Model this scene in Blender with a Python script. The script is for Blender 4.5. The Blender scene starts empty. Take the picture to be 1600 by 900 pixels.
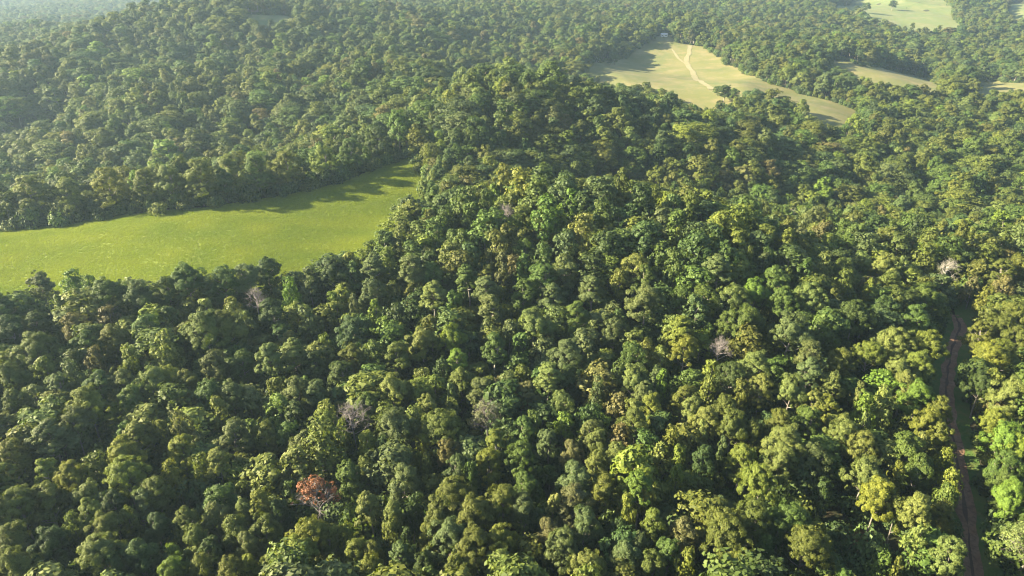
import bpy, math, random
import numpy as np
from mathutils import Vector, Matrix

R_ = math.radians
rng = np.random.default_rng(7)
random.seed(7)
sc = bpy.context.scene
col = sc.collection

# ------------------------------------------------------------------ camera
CAMZ = 100.0
PITCH = R_(25.5)
FPX = 1067.0
cp, sp = math.cos(PITCH), math.sin(PITCH)
cd = bpy.data.cameras.new('camera')
cd.sensor_width = 36.0
cd.lens = 36.0 * FPX / 1600.0
cd.clip_start = 1.0
cd.clip_end = 30000.0
cam = bpy.data.objects.new('camera', cd)
cam.location = (0, 0, CAMZ)
cam.rotation_euler = (math.pi / 2 - PITCH, 0, 0)
col.objects.link(cam)
sc.camera = cam


def ray(u, v):
    yd = (450 - v) / FPX
    return (u - 800) / FPX, cp + yd * sp, -sp + yd * cp


def at(u, v, Y):
    """point on the sight line through a spot of the photo, at northing Y"""
    dx, dy, dz = ray(u, v)
    t = Y / dy
    return (dx * t, Y, CAMZ + dz * t)


def project(p):
    x, y, z = p[0], p[1], p[2] - CAMZ
    depth = y * cp - z * sp
    up = y * sp + z * cp
    return 800 + FPX * x / depth, 450 - FPX * up / depth, depth


# ------------------------------------------------------------------ terrain
CAN = 15.0
ctrl = []


def G(u, v, Y):
    ctrl.append(at(u, v, Y))


def C(u, v, Y):
    x, y, z = at(u, v, Y)
    ctrl.append((x, y, z - CAN))


def W(x, y, z):
    ctrl.append((x, y, z))


for x in (-220, -110, 0, 110, 220):
    W(x, -60, 0); W(x, 30, 0)
for x in (-180, -90, 0, 70, 150):
    W(x, 100, 0)
W(-235, 335, -14); W(-150, 355, -11); W(-330, 330, -12); W(-170, 135, 0); W(-70, 140, 0); W(20, 170, 1); W(110, 160, 0); W(170, 165, -3)
# open meadow on the left
G(0, 360, 251); G(0, 455, 205); G(0, 535, 168); G(250, 512, 172); G(450, 485, 186); G(150, 342, 257); G(320, 327, 262); G(500, 296, 284)
G(635, 250, 316); G(655, 300, 286); G(595, 380, 238); G(330, 400, 222); W(-250, 232, 5)
# near crest, summit of the ridge, spur and gully
C(820, 285, 226); C(1000, 302, 213); C(1200, 330, 206); C(1400, 345, 222); C(1520, 355, 240)
C(600, 198, 345); C(700, 150, 378); C(850, 112, 395); C(780, 112, 400)
C(960, 232, 348); C(1060, 250, 340); C(850, 230, 325); C(930, 135, 408); C(1040, 165, 398); W(62, 300, -12); W(112, 295, -16); W(15, 300, -4); W(160, 290, -18); W(62, 330, -9); W(205, 300, -20)
W(60, 450, 4); W(110, 460, -6)
C(1150, 205, 388); C(1250, 235, 380); C(1300, 275, 360)
C(1550, 270, 380); C(1450, 200, 480); C(1600, 200, 500); C(1350, 400, 215)
W(70, 480, -8); W(180, 500, -10); W(0, 500, -2); W(-40, 560, 4)
# valley and hillside on the left
C(200, 232, 380); G(65, 206, 480); C(400, 205, 410); C(505, 180, 430)
C(200, 150, 462); C(50, 130, 500); C(200, 80, 600); C(60, 70, 660); C(200, 28, 760)
C(350, 5, 700); C(0, 55, 760); G(425, 32, 715); C(500, 100, 570); C(560, 45, 700)
C(650, 100, 520); C(700, 60, 720); C(820, 92, 640); C(900, 60, 800); C(350, 90, 600)
W(-300, 1050, 0); W(-560, 1000, -5); W(-800, 900, 0); W(-500, 700, 10)
C(100, 12, 1450); C(250, 6, 1500); C(0, 0, 1900); C(800, 22, 930); C(690, 6, 1150)
C(1000, 20, 1010); C(1000, 0, 1350); C(560, 10, 1050); C(450, 3, 1300)
# far pastures on the right
G(1040, 60, 900); G(1000, 100, 760); G(1100, 80, 800); G(1070, 146, 600); G(1180, 125, 680)
G(1325, 180, 530); G(1310, 100, 740); G(1450, 127, 710); G(1590, 140, 660)
C(1500, 104, 780); C(1400, 60, 950); C(1560, 60, 950)
G(1400, 20, 1200); G(1500, 45, 1080); G(1320, 10, 1250); G(1590, 12, 1250)
W(650, 1500, 45); W(1000, 1500, 48); W(350, 1500, 28)
for a in range(-180, 180, 20):
    W(2900 * math.sin(R_(a)), 2900 * math.cos(R_(a)), 4 + 8 * math.sin(a * 1.7))
    if abs(a) > 50:
        W(900 * math.sin(R_(a)), 900 * math.cos(R_(a)), 0)
ctrl = np.array(ctrl)
_c2 = 45.0 ** 2


def _phi(d2):
    return np.sqrt(d2 + _c2)


_m = ctrl[:, 2].mean()
_A = _phi(((ctrl[:, None, :2] - ctrl[None, :, :2]) ** 2).sum(-1)) + np.eye(len(ctrl)) * -1.5
_w = np.linalg.solve(_A, ctrl[:, 2] - _m)


def vnoise(x, y, seed=0):
    xi, yi = np.floor(x).astype(np.int64), np.floor(y).astype(np.int64)
    fx, fy = x - xi, y - yi
    fx = fx * fx * (3 - 2 * fx); fy = fy * fy * (3 - 2 * fy)

    def h(a, b):
        n = (a * 374761393 + b * 668265263 + seed * 974711) & 0x7fffffff
        n = ((n ^ (n >> 13)) * 1274126177) & 0x7fffffff
        return ((n ^ (n >> 16)) & 0xffff) / 65535.0
    return (h(xi, yi) * (1 - fx) + h(xi + 1, yi) * fx) * (1 - fy) + (h(xi, yi + 1) * (1 - fx) + h(xi + 1, yi + 1) * fx) * fy


def height(x, y):
    x = np.atleast_1d(np.asarray(x, float)); y = np.atleast_1d(np.asarray(y, float))
    out = np.empty(x.shape)
    fl_x, fl_y, fo = x.ravel(), y.ravel(), out.ravel()
    for i in range(0, len(fl_x), 20000):
        a, b = fl_x[i:i + 20000], fl_y[i:i + 20000]
        d2 = (a[:, None] - ctrl[None, :, 0]) ** 2 + (b[:, None] - ctrl[None, :, 1]) ** 2
        fo[i:i + 20000] = _phi(d2) @ _w + _m
    r = np.hypot(fl_x, fl_y)
    k = np.clip((r - 2300) / 900, 0, 1)
    hills = 30 * (vnoise(fl_x / 700 + 9, fl_y / 700, 3) - .5) + 14 * (vnoise(fl_x / 260, fl_y / 260 + 5, 4) - .5)
    fo[:] = fo * (1 - k) + k * hills
    q = vnoise(fl_x / 150 + 2, fl_y / 190 + 1, 2)
    small = 2.4 * (vnoise(fl_x / 45, fl_y / 45, 1) - .5) + 15 * (.5 - np.abs(2 * q - 1)) * np.clip((r - 400) / 250, 0, 1)
    small += 2.2 * (vnoise(fl_x / 30 + 3, fl_y / 42, 6) - .5) * np.clip((r - 440) / 150, 0, 1)
    fo[:] += small
    return fo.reshape(x.shape)


def hz(x, y):
    return float(height([x], [y])[0])


def ground_at(u, v, lo=40.0, hi=2400.0, off=0.0):
    """where the sight line through a spot of the photo meets the terrain raised by off"""
    dx, dy, dz = ray(u, v)
    Y = np.arange(lo, hi, 2.0)
    X = dx / dy * Y
    Z = CAMZ + dz / dy * Y
    g = height(X, Y) + off
    b = np.nonzero(Z < g)[0]
    i = b[0] if len(b) else len(Y) - 1
    return X[i], Y[i]


# ------------------------------------------------------------------ helpers
def mesh_np(name, verts, faces, mats, attrs=None, mat_idx=None, smooth=False):
    me = bpy.data.meshes.new(name)
    verts = np.asarray(verts, np.float32)
    faces = np.asarray(faces, np.int32)
    me.vertices.add(len(verts))
    me.vertices.foreach_set('co', verts.ravel())
    k = faces.shape[1]
    me.loops.add(faces.size)
    me.loops.foreach_set('vertex_index', faces.ravel())
    me.polygons.add(len(faces))
    me.polygons.foreach_set('loop_start', np.arange(0, faces.size, k, dtype=np.int32))
    me.polygons.foreach_set('loop_total', np.full(len(faces), k, np.int32))
    for m in mats:
        me.materials.append(m)
    if mat_idx is not None:
        me.polygons.foreach_set('material_index', np.asarray(mat_idx, np.int32))
    if smooth:
        me.polygons.foreach_set('use_smooth', np.ones(len(faces), bool))
    me.update(calc_edges=True)
    for n, a in (attrs or {}).items():
        at_ = me.attributes.new(n, 'FLOAT', 'FACE')
        at_.data.foreach_set('value', np.asarray(a, np.float32))
    return me


def link(name, data, parent=None):
    o = bpy.data.objects.new(name, data)
    col.objects.link(o)
    if parent:
        o.parent = parent
    return o


def tag(o, label=None, cat=None, group=None, kind=None):
    if label: o['label'] = label
    if cat: o['category'] = cat
    if group: o['group'] = group
    if kind: o['kind'] = kind
    return o


class NT:
    def __init__(s, name):
        s.m = bpy.data.materials.new(name)
        s.m.use_nodes = True
        s.t = s.m.node_tree
        s.t.nodes.clear()
        s.out = s.n('ShaderNodeOutputMaterial')

    def n(s, typ, **kw):
        nd = s.t.nodes.new(typ)
        for k, v in kw.items():
            setattr(nd, k, v)
        return nd

    def l(s, a, b):
        s.t.links.new(a, b)

    def noise(s, scale, detail=3, rough=.55, vec=None):
        nd = s.n('ShaderNodeTexNoise')
        nd.inputs['Scale'].default_value = scale
        nd.inputs['Detail'].default_value = detail
        nd.inputs['Roughness'].default_value = rough
        if vec is not None:
            s.l(vec, nd.inputs['Vector'])
        return nd

    def mix(s, fac, a, b, blend='MIX'):
        nd = s.n('ShaderNodeMix', data_type='RGBA', blend_type=blend)
        for sock, val in ((nd.inputs[0], fac), (nd.inputs[6], a), (nd.inputs[7], b)):
            if hasattr(val, 'is_linked') or hasattr(val, 'links'):
                s.l(val, sock)
            else:
                sock.default_value = val if not isinstance(val, tuple) else (*val, 1)
        return nd.outputs[2]

    def ramp(s, fac, lo, hi):
        nd = s.n('ShaderNodeMapRange')
        nd.inputs['From Min'].default_value = lo
        nd.inputs['From Max'].default_value = hi
        s.l(fac, nd.inputs['Value'])
        return nd.outputs['Result']


def foliage_mat(name, mode, transl=.3):
    t = NT(name)
    if mode == 'OBJECT':
        tint = t.n('ShaderNodeObjectInfo').outputs['Color']
    else:
        tint = t.n('ShaderNodeAttribute', attribute_type='INSTANCER', attribute_name='tint').outputs['Color']
    v = t.n('ShaderNodeAttribute', attribute_type='GEOMETRY', attribute_name='v').outputs['Fac']
    dark = t.mix(1.0, tint, (.52, .60, .54), 'MULTIPLY')
    light = t.mix(1.0, tint, (1.52, 1.38, 1.30), 'MULTIPLY')
    c = t.mix(v, dark, light)
    p = t.n('ShaderNodeBsdfPrincipled')
    t.l(c, p.inputs['Base Color'])
    p.inputs['Roughness'].default_value = .6
    p.inputs['Specular IOR Level'].default_value = .2
    tr = t.n('ShaderNodeBsdfTranslucent')
    t.l(t.mix(1.0, c, (1.25, 1.3, .5), 'MULTIPLY'), tr.inputs['Color'])
    mx = t.n('ShaderNodeMixShader')
    mx.inputs[0].default_value = transl
    t.l(p.outputs[0], mx.inputs[1]); t.l(tr.outputs[0], mx.inputs[2])
    t.l(mx.outputs[0], t.out.inputs['Surface'])
    return t.m


def bark_mat(name, c1, c2):
    t = NT(name)
    tc = t.n('ShaderNodeTexCoord').outputs['Object']
    nz = t.noise(1.5, 4, .6, tc)
    p = t.n('ShaderNodeBsdfPrincipled')
    t.l(t.mix(t.ramp(nz.outputs['Fac'], .35, .65), c1, c2), p.inputs['Base Color'])
    p.inputs['Roughness'].default_value = .9
    t.l(p.outputs[0], t.out.inputs['Surface'])
    return t.m


def ground_mat(name, c1, c2, c3, s1, s2, bump=.4, bscale=2.0, rough=.95):
    t = NT(name)
    tc = t.n('ShaderNodeTexCoord').outputs['Object']
    a = t.ramp(t.noise(s1, 5, .6, tc).outputs['Fac'], .38, .62)
    b = t.ramp(t.noise(s2, 6, .65, tc).outputs['Fac'], .42, .66)
    c = t.mix(b, t.mix(a, c1, c2), c3)
    p = t.n('ShaderNodeBsdfPrincipled')
    t.l(c, p.inputs['Base Color'])
    p.inputs['Roughness'].default_value = rough
    p.inputs['Specular IOR Level'].default_value = .15
    bn = t.noise(bscale, 6, .65, tc)
    bp = t.n('ShaderNodeBump')
    bp.inputs['Strength'].default_value = bump
    bp.inputs['Distance'].default_value = .35
    t.l(bn.outputs['Fac'], bp.inputs['Height'])
    t.l(bp.outputs[0], p.inputs['Normal'])
    t.l(p.outputs[0], t.out.inputs['Surface'])
    return t.m


def plain_mat(name, c, rough=.7):
    t = NT(name)
    tc = t.n('ShaderNodeTexCoord').outputs['Object']
    nz = t.noise(1.2, 4, .6, tc)
    p = t.n('ShaderNodeBsdfPrincipled')
    d = tuple(x * .8 for x in c)
    t.l(t.mix(nz.outputs['Fac'], c, d), p.inputs['Base Color'])
    p.inputs['Roughness'].default_value = rough
    t.l(p.outputs[0], t.out.inputs['Surface'])
    return t.m


M_leaf = foliage_mat('tree_leaves', 'OBJECT')
M_far = foliage_mat('forest_leaves', 'INSTANCER')
M_bark = bark_mat('grey_bark', (.10, .085, .07), (.20, .18, .155))
M_pale = bark_mat('pale_bark', (.20, .185, .155), (.32, .30, .26))
M_dead = bark_mat('dead_wood', (.11, .095, .09), (.20, .175, .17))
M_floor = ground_mat('forest_floor_litter', (.030, .026, .014), (.045, .036, .020), (.022, .036, .012), .08, .5, .5)
M_meadow = ground_mat('meadow_turf', (.110, .152, .020), (.132, .166, .024), (.138, .158, .027), .02, .12, .4, 2.5)
M_past = ground_mat('dry_pasture', (.112, .110, .038), (.070, .090, .028), (.150, .128, .058), .03, .06, .5, .5)
M_past2 = ground_mat('green_pasture', (.10, .122, .045), (.075, .10, .035), (.13, .13, .058), .01, .04, .5, .5)
M_dirt = ground_mat('red_dirt', (.175, .100, .062), (.21, .135, .09), (.10, .062, .042), .3, 1.2, .6, 2.5)
M_rut = ground_mat('dark_rut_dirt', (.075, .045, .035), (.10, .062, .045), (.06, .045, .03), .3, 1.2, .6, 2.5)
M_pale_dirt = ground_mat('pale_dirt', (.165, .148, .085), (.19, .165, .10), (.14, .135, .07), .05, .3, .3, 1)
M_verge = ground_mat('verge_grass', (.045, .085, .018), (.06, .10, .022), (.09, .10, .03), .1, .5, .7, 2)
M_leaflitter = ground_mat('leaf_litter', (.17, .085, .035), (.15, .12, .035), (.06, .045, .022), .15, .5, .7, 2)
M_grass = foliage_mat('grass_blades', 'INSTANCER', .35)

# ------------------------------------------------------------------ terrain sheet


def axis(fine_lo, fine_hi, step, ext, grow=1.09):
    a = list(np.arange(fine_lo, fine_hi + .1, step))
    s = step; p = fine_hi
    while p < ext:
        s *= grow; p += s; a.append(p)
    s = step; p = fine_lo
    while p > -ext:
        s *= grow; p -= s; a.insert(0, p)
    return np.array(a)


def grid_mesh(name, xs, ys, mat, lift=0.0):
    X, Y = np.meshgrid(xs, ys)
    Z = height(X, Y) + lift
    V = np.stack([X.ravel(), Y.ravel(), Z.ravel()], 1)
    nx, ny = len(xs), len(ys)
    i = (np.arange(ny - 1)[:, None] * nx + np.arange(nx - 1)[None, :]).ravel()
    F = np.stack([i, i + 1, i + nx + 1, i + nx], 1)
    return mesh_np(name, V, F, [mat], smooth=True)


tx = axis(-330, 330, 4.0, 7000, 1.045)
ty = axis(40, 420, 4.0, 7000, 1.03)
ground = link('forest_floor', grid_mesh('forest_floor', tx, ty, M_floor))
tag(ground, 'dark leaf littered forest floor rolling over hills and valleys', None, None, 'structure')


def inside(px, py, poly):
    px = np.asarray(px); py = np.asarray(py)
    res = np.zeros(px.shape, bool)
    n = len(poly)
    for i in range(n):
        x1, y1 = poly[i]; x2, y2 = poly[(i + 1) % n]
        cond = ((y1 > py) != (y2 > py))
        with np.errstate(divide='ignore', invalid='ignore'):
            xin = (x2 - x1) * (py - y1) / (y2 - y1 + 1e-12) + x1
        res ^= cond & (px < xin)
    return res


def poly_from(pts, **kw):
    return [ground_at(u, v, **kw) for u, v in pts]


def sheet(name, poly, step, lift, mat, smooth_edge=0):
    """a sheet draped over the terrain, trimmed to the polygon"""
    import bmesh
    P = np.array(poly)
    xs = np.arange(P[:, 0].min(), P[:, 0].max() + step, step)
    ys = np.arange(P[:, 1].min(), P[:, 1].max() + step, step)
    bm = bmesh.new()
    # densify the outline with a wobble
    out = []
    for i in range(len(P)):
        a, b = P[i], P[(i + 1) % len(P)]
        n = max(1, int(np.hypot(*(b - a)) / step))
        for k in range(n):
            out.append(a + (b - a) * k / n)
    out = np.array(out)
    if smooth_edge:
        j = (vnoise(out[:, 0] / (smooth_edge * 3), out[:, 1] / (smooth_edge * 3), 8) - .5) * 2 * smooth_edge
        out[:, 0] += j; out[:, 1] += j * .7
    poly2 = [tuple(p) for p in out]
    from mathutils.geometry import delaunay_2d_cdt
    X, Y = np.meshgrid(xs, ys)
    X = X.ravel(); Y = Y.ravel()
    ins = inside(X, Y, poly2)
    X, Y = X[ins], Y[ins]
    d = np.min((X[:, None] - out[None, ::1, 0]) ** 2 + (Y[:, None] - out[None, ::1, 1]) ** 2, axis=1)
    k = d > (step * .5) ** 2
    X, Y = X[k], Y[k]
    pts = [Vector(p) for p in poly2] + [Vector((a, b)) for a, b in zip(X, Y)]
    n = len(poly2)
    vs, es, fs, *_ = delaunay_2d_cdt(pts, [(i, (i + 1) % n) for i in range(n)], [], 1, 1e-4)
    vs = np.array([[v.x, v.y] for v in vs])
    z = height(vs[:, 0], vs[:, 1]) + lift
    me = mesh_np(name, np.column_stack([vs, z]), np.array([f for f in fs if len(f) == 3]), [mat], smooth=True)
    return link(name, me), poly2


meadow_poly = poly_from([(-420, 392), (-140, 372), (0, 361), (150, 343), (320, 327), (425, 310), (500, 295), (565, 275), (615, 252), (638, 246),
                         (668, 268), (684, 300), (664, 338), (634, 384), (612, 420), (560, 446), (500, 462), (400, 476), (300, 487),
                         (200, 494), (100, 502), (0, 508), (-160, 512), (-420, 526)])
meadow, meadow_poly = sheet('meadow', meadow_poly, 3.0, .12, M_meadow, 1.2)
tag(meadow, 'bright green mown meadow sloping on the left', None, None, 'structure')

P1 = poly_from([(912, 106), (950, 95), (988, 82), (1018, 62), (1040, 54), (1062, 68), (1100, 74), (1122, 88), (1150, 106), (1182, 120),
                (1225, 138), (1275, 154), (1345, 176), (1350, 222), (1275, 228), (1250, 208), (1232, 186), (1190, 172), (1156, 170), (1135, 192), (1105, 200),
                (1060, 194), (1030, 172), (1000, 158), (950, 150), (908, 136)], lo=450)
pasture, P1 = sheet('dry_pasture_field', P1, 6.0, .5, M_past, 3)
tag(pasture, 'pale yellow pasture on the rounded hill beyond the ridge', None, None, 'structure')
P2 = poly_from([(1298, 14), (1330, 2), (1420, -6), (1480, 2), (1492, 30), (1518, 54), (1470, 64), (1400, 58), (1340, 38), (1300, 26)], lo=700)
pas2, P2 = sheet('green_pasture_field', P2, 8.0, .6, M_past2, 3)
tag(pas2, 'pale green hilltop pasture at the top right', None, None, 'structure')
P2b = poly_from([(1562, 10), (1585, 0), (1640, -4), (1640, 50), (1575, 46)], lo=700)
pas2b, P2b = sheet('hilltop_pasture_field', P2b, 8.0, .6, M_past2, 3)
tag(pas2b, 'small pale pasture in the far top right corner', None, None, 'structure')
P3 = poly_from([(1296, 95), (1325, 96), (1345, 103), (1420, 116), (1450, 124), (1470, 136), (1470, 168), (1380, 158), (1330, 142), (1290, 124)], lo=500)
pas3, P3 = sheet('strip_pasture_field', P3, 6.0, .5, M_past, 2)
tag(pas3, 'thin strip of yellow pasture between the far woods', None, None, 'structure')
P3b = poly_from([(1515, 128), (1560, 127), (1640, 131), (1640, 178), (1515, 168)], lo=500)
pas3b, P3b = sheet('valley_pasture_field', P3b, 6.0, .5, M_past, 2)
tag(pas3b, 'yellow pasture strip at the far right edge', None, None, 'structure')
P4 = poly_from([(366, 30), (388, 24), (420, 25), (456, 26), (472, 56), (425, 62), (386, 56)], lo=500)
pas4, P4 = sheet('crest_pasture_field', P4, 6.0, .5, M_past2, 2)
tag(pas4, 'small green clearing on the crest of the left hill', None, None, 'structure')
P5 = poly_from([(28, 212), (60, 198), (104, 194), (110, 225), (60, 238), (24, 232)], lo=400)
pas5, P5 = sheet('valley_clearing', P5, 5.0, .4, M_past2, 1.5)
tag(pas5, 'shaded grassy clearing in the valley on the left', None, None, 'structure')
P6 = poly_from([(1488, 472), (1520, 462), (1552, 470), (1556, 494), (1520, 512), (1494, 500)])
pas6, P6 = sheet('grass_clearing', P6, 2.5, .12, M_verge, 1)
tag(pas6, 'shaded grassy clearing where the dirt road ends', None, None, 'structure')
P7 = poly_from([(1296, 838), (1330, 822), (1370, 836), (1372, 862), (1330, 872), (1300, 860)])
pas7, P7 = sheet('leaf_litter_clearing', P7, .7, .12, M_leaflitter, 1.8)
tag(pas7, 'sunlit rusty leaf litter in a gap between trees', None, None, 'structure')
clear_polys = [meadow_poly, P1, P2, P2b, P3, P3b, P4, P5, P6]

# road
road_px = [(1540, 985), (1519, 900), (1511, 840), (1503, 780), (1494, 720), (1482, 660), (1477, 625), (1480, 590), (1487, 550), (1499, 515),
           (1497, 503), (1490, 494)]
road_c = np.array([ground_at(u, v, lo=30) for u, v in road_px])


def dense(c, step=2.0):
    out = []
    P = np.vstack([2 * c[0] - c[1], c, 2 * c[-1] - c[-2]])
    for i in range(1, len(P) - 2):
        n = max(2, int(np.hypot(*(P[i + 1] - P[i])) / step))
        for k in range(n):
            t = k / n
            out.append(.5 * ((2 * P[i]) + (-P[i - 1] + P[i + 1]) * t + (2 * P[i - 1] - 5 * P[i] + 4 * P[i + 1] - P[i + 2]) * t ** 2 +
                             (-P[i - 1] + 3 * P[i] - 3 * P[i + 1] + P[i + 2]) * t ** 3))
    out.append(P[-2])
    return np.array(out)


def ribbon(name, c, w, lift, mat, off=0.0, jit=.25, nw=4):
    d = np.gradient(c, axis=0)
    d /= np.linalg.norm(d, axis=1)[:, None]
    nrm = np.column_stack([d[:, 1], -d[:, 0]])
    V = []
    for k in range(nw + 1):
        s = (k / nw - .5) * w
        j = (vnoise(c[:, 0] / 2.5, c[:, 1] / 2.5, 20 + (0 if k < nw / 2 else 3)) - .5) * 2 * jit * (1 if k in (0, nw) else 0)
        p = c + nrm * (s + off + j)[:, None] if not np.isscalar(j) else c + nrm * (s + off)
        V.append(np.column_stack([p, height(p[:, 0], p[:, 1]) + lift]))
    n = len(c)
    V = np.vstack(V)
    F = []
    for k in range(nw):
        for i in range(n - 1):
            a = k * n + i; b = (k + 1) * n + i
            F.append((a, b, b + 1, a + 1))
    return link(name, mesh_np(name, V, np.array(F), [mat], smooth=True))


road_d = dense(road_c, 1.0)
verge = ribbon('road_verge', road_d, 8.5, .06, M_verge, .6, .9)
tag(verge, 'grassy verges along the dirt road', None, None, 'structure')
road = ribbon('dirt_road', road_d, 3.2, .12, M_dirt, 0, .45)
tag(road, 'reddish dirt road running through the trees on the right', None, None, 'structure')
rut = ribbon('road_ruts', road_d, .5, .16, M_rut, -.15, .3, 2)
tag(rut, 'dark muddy middle of the dirt road', None, None, 'structure')
# tracks on the far pasture
for nm, pts, w in (('farm_track', [(1078, 72), (1076, 85), (1072, 96), (1078, 108), (1084, 118), (1096, 130), (1112, 142)], 5),
                   ('field_path', [(1050, 78), (1060, 92), (1072, 102), (1080, 116), (1090, 128)], 2.5)):
    c = np.array([ground_at(u, v, lo=500) for u, v in pts])
    o = ribbon(nm, dense(c, 6.0), w, .75, M_pale_dirt, 0, 1.0)
    tag(o, 'pale bare track worn down the yellow pasture hill', None, None, 'structure')

# ------------------------------------------------------------------ tree prototypes


def unit(a):
    return a / np.maximum(np.linalg.norm(a, axis=1)[:, None], 1e-9)


def sphere_pts(n, r):
    return unit(r.normal(size=(n, 3)))


def leaves(C_, N, S, r):
    """one bent leaf-spray quad per centre"""
    n = len(C_)
    t = unit(np.cross(N, r.normal(size=(n, 3))))
    b = np.cross(N, t)
    S = S[:, None]
    asp = r.uniform(.45, .75, (n, 1))
    sag = r.uniform(-.28, .28, (n, 1)) * S
    v0 = C_ + t * S * .5 + N * sag
    v1 = C_ + b * S * .5 * asp
    v2 = C_ - t * S * .5 + N * sag * .5
    v3 = C_ - b * S * .5 * asp * r.uniform(.7, 1.2, (n, 1))
    V = np.stack([v0, v1, v2, v3], 1).reshape(-1, 3)
    F = np.arange(4 * n).reshape(n, 4)
    return V, F


def crown_arrays(r, Rc, H, base, kind, nleaf, ls):
    low = -.35 if base > .15 * H else (-.8 if base > .03 * H else -1.1)
    """lobed crown: limbs' lobes -> clumps -> leaf sprays; returns verts, faces, v and the lobe centres"""
    ch = H - base
    cz = base + ch * .52
    nl = {'round': 19, 'broad': 24, 'tall': 18, 'loose': 16, 'grand': 46}[kind]
    lobes = []
    for i in range(nl * 6):
        if len(lobes) >= nl:
            break
        d = unit(r.normal(size=(1, 3)))[0]
        if d[2] < low:
            continue
        prof = 1.0 if d[2] < 0 else 1.0 - .30 * d[2]
        if kind == 'tall':
            prof = .60 + .40 * (1 - abs(d[2]))
        k = r.uniform(.42, .74)
        p = np.array([d[0] * Rc * k * prof, d[1] * Rc * k * prof, cz + d[2] * ch * .5 * k * 1.1])
        rad = Rc * r.uniform(.26, .46) * (1 - .25 * max(d[2], 0)) * (.9 if kind == 'tall' else 1)
        if kind == 'loose':
            rad *= .82
        if kind == 'grand':
            rad *= .68; k = r.uniform(.5, .84)
            p = np.array([d[0] * Rc * k * prof, d[1] * Rc * k * prof, cz + d[2] * ch * .5 * k * 1.1])
        if any(np.linalg.norm((p - q[:3]) * (1, 1, .8)) < .62 * (rad + q[3]) * (.8) for q in lobes):
            continue
        lobes.append(np.array([*p, rad]))
    lobes.append(np.array([r.normal() * .4, r.normal() * .4, base + ch * .82, Rc * .36]))
    lobes = np.array(lobes)
    # clumps on the lobes
    cl = []
    for L in lobes:
        m = int(r.integers(20, 27))
        for d in sphere_pts(m * 2, r):
            if d[2] < -.35 and r.random() < .8:
                continue
            p = L[:3] + d * L[3] * np.array([1, 1, .85]) * r.uniform(.72, 1.08)
            cl.append([*p, r.uniform(.42, .92) * min(Rc / 5.2, 1.1), *d])
            if len(cl) % m == 0:
                break
    cl = np.array(cl)
    per = max(3, nleaf // len(cl))
    n = per * len(cl)
    idx = np.repeat(np.arange(len(cl)), per)
    d = sphere_pts(n, r)
    out = cl[idx, 4:7]
    flip = (d * out).sum(1) < -.25
    d[flip] = unit(d[flip] * -1 + r.normal(size=(flip.sum(), 3)) * .4)
    rad = cl[idx, 3] * r.uniform(.55, 1.12, n)
    Cc = cl[idx, :3] + d * rad[:, None] * np.array([1, 1, .8])
    cdir = unit((Cc - np.array([0, 0, cz])) / np.array([Rc, Rc, ch * .5]))
    Nn = unit(d * .6 + out * .35 + cdir * .45 + np.array([0, 0, .15]) + r.normal(size=(n, 3)) * .40)
    S = ls * r.uniform(.65, 1.3, n)
    V, F = leaves(Cc, Nn, S, r)
    cv = r.uniform(0, 1, len(cl))
    v = np.clip(.25 * cv[idx] + .75 * r.beta(1.4, 1.4, n), 0, 1)
    return V, F, v, lobes, cl


def tube(pts, rads, seg=6):
    pts = np.array(pts, float)
    V = []; F = []
    for i, p in enumerate(pts):
        a = pts[min(i + 1, len(pts) - 1)] - pts[max(i - 1, 0)]
        a = a / (np.linalg.norm(a) + 1e-9)
        x = np.cross(a, (0.3, .9, .1)); x /= np.linalg.norm(x) + 1e-9
        y = np.cross(a, x)
        for k in range(seg):
            th = 2 * math.pi * k / seg
            V.append(p + rads[i] * (math.cos(th) * x + math.sin(th) * y))
    for i in range(len(pts) - 1):
        for k in range(seg):
            k2 = (k + 1) % seg
            F.append((i * seg + k, i * seg + k2, (i + 1) * seg + k2, (i + 1) * seg + k))
    return np.array(V), np.array(F)


def join_arrays(parts):
    Vs, Fs, o = [], [], 0
    for V, F in parts:
        Vs.append(V); Fs.append(F + o); o += len(V)
    return np.vstack(Vs), np.vstack(Fs)


def trunk_arrays(r, H, base, lobes, r0=.32, seg=7, twigs=0):
    parts = []
    top = base + (H - base) * .62
    lean = r.normal(size=2) * .5
    def axis_at(z):
        k = z / top
        return np.array([lean[0] * k * k + .25 * math.sin(k * 4 + lean[0]), lean[1] * k * k, z])
    zs = np.linspace(-.8, top, 9)
    parts.append(tube([axis_at(z) for z in zs], [r0 * (1.35 if i == 0 else 1) * (1 - .78 * i / 8) for i in range(9)], seg))
    for L in lobes:
        z0 = min(top * .97, max(base * .85, L[2] - r.uniform(.5, .9) * np.hypot(L[0], L[1]) - .5))
        a = axis_at(z0)
        m = (a + L[:3]) / 2 + np.array([0, 0, -.25]) + r.normal(size=3) * .25
        parts.append(tube([a, m, L[:3]], [r0 * .42, r0 * .26, r0 * .08], 5))
        for _ in range(twigs):
            e = L[:3] + unit(r.normal(size=(1, 3)))[0] * L[3] * r.uniform(.8, 1.15)
            s = L[:3] * .6 + m * .4 + r.normal(size=3) * .1
            mm = (s + e) / 2 + r.normal(size=3) * .2
            parts.append(tube([s, mm, e], [r0 * .14, r0 * .09, r0 * .03], 4))
            for _ in range(3):
                e2 = e + unit(r.normal(size=(1, 3)))[0] * r.uniform(.5, 1.1)
                parts.append(tube([mm * .4 + e * .6, e2], [r0 * .07, r0 * .025], 3))
    return join_arrays(parts)


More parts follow.
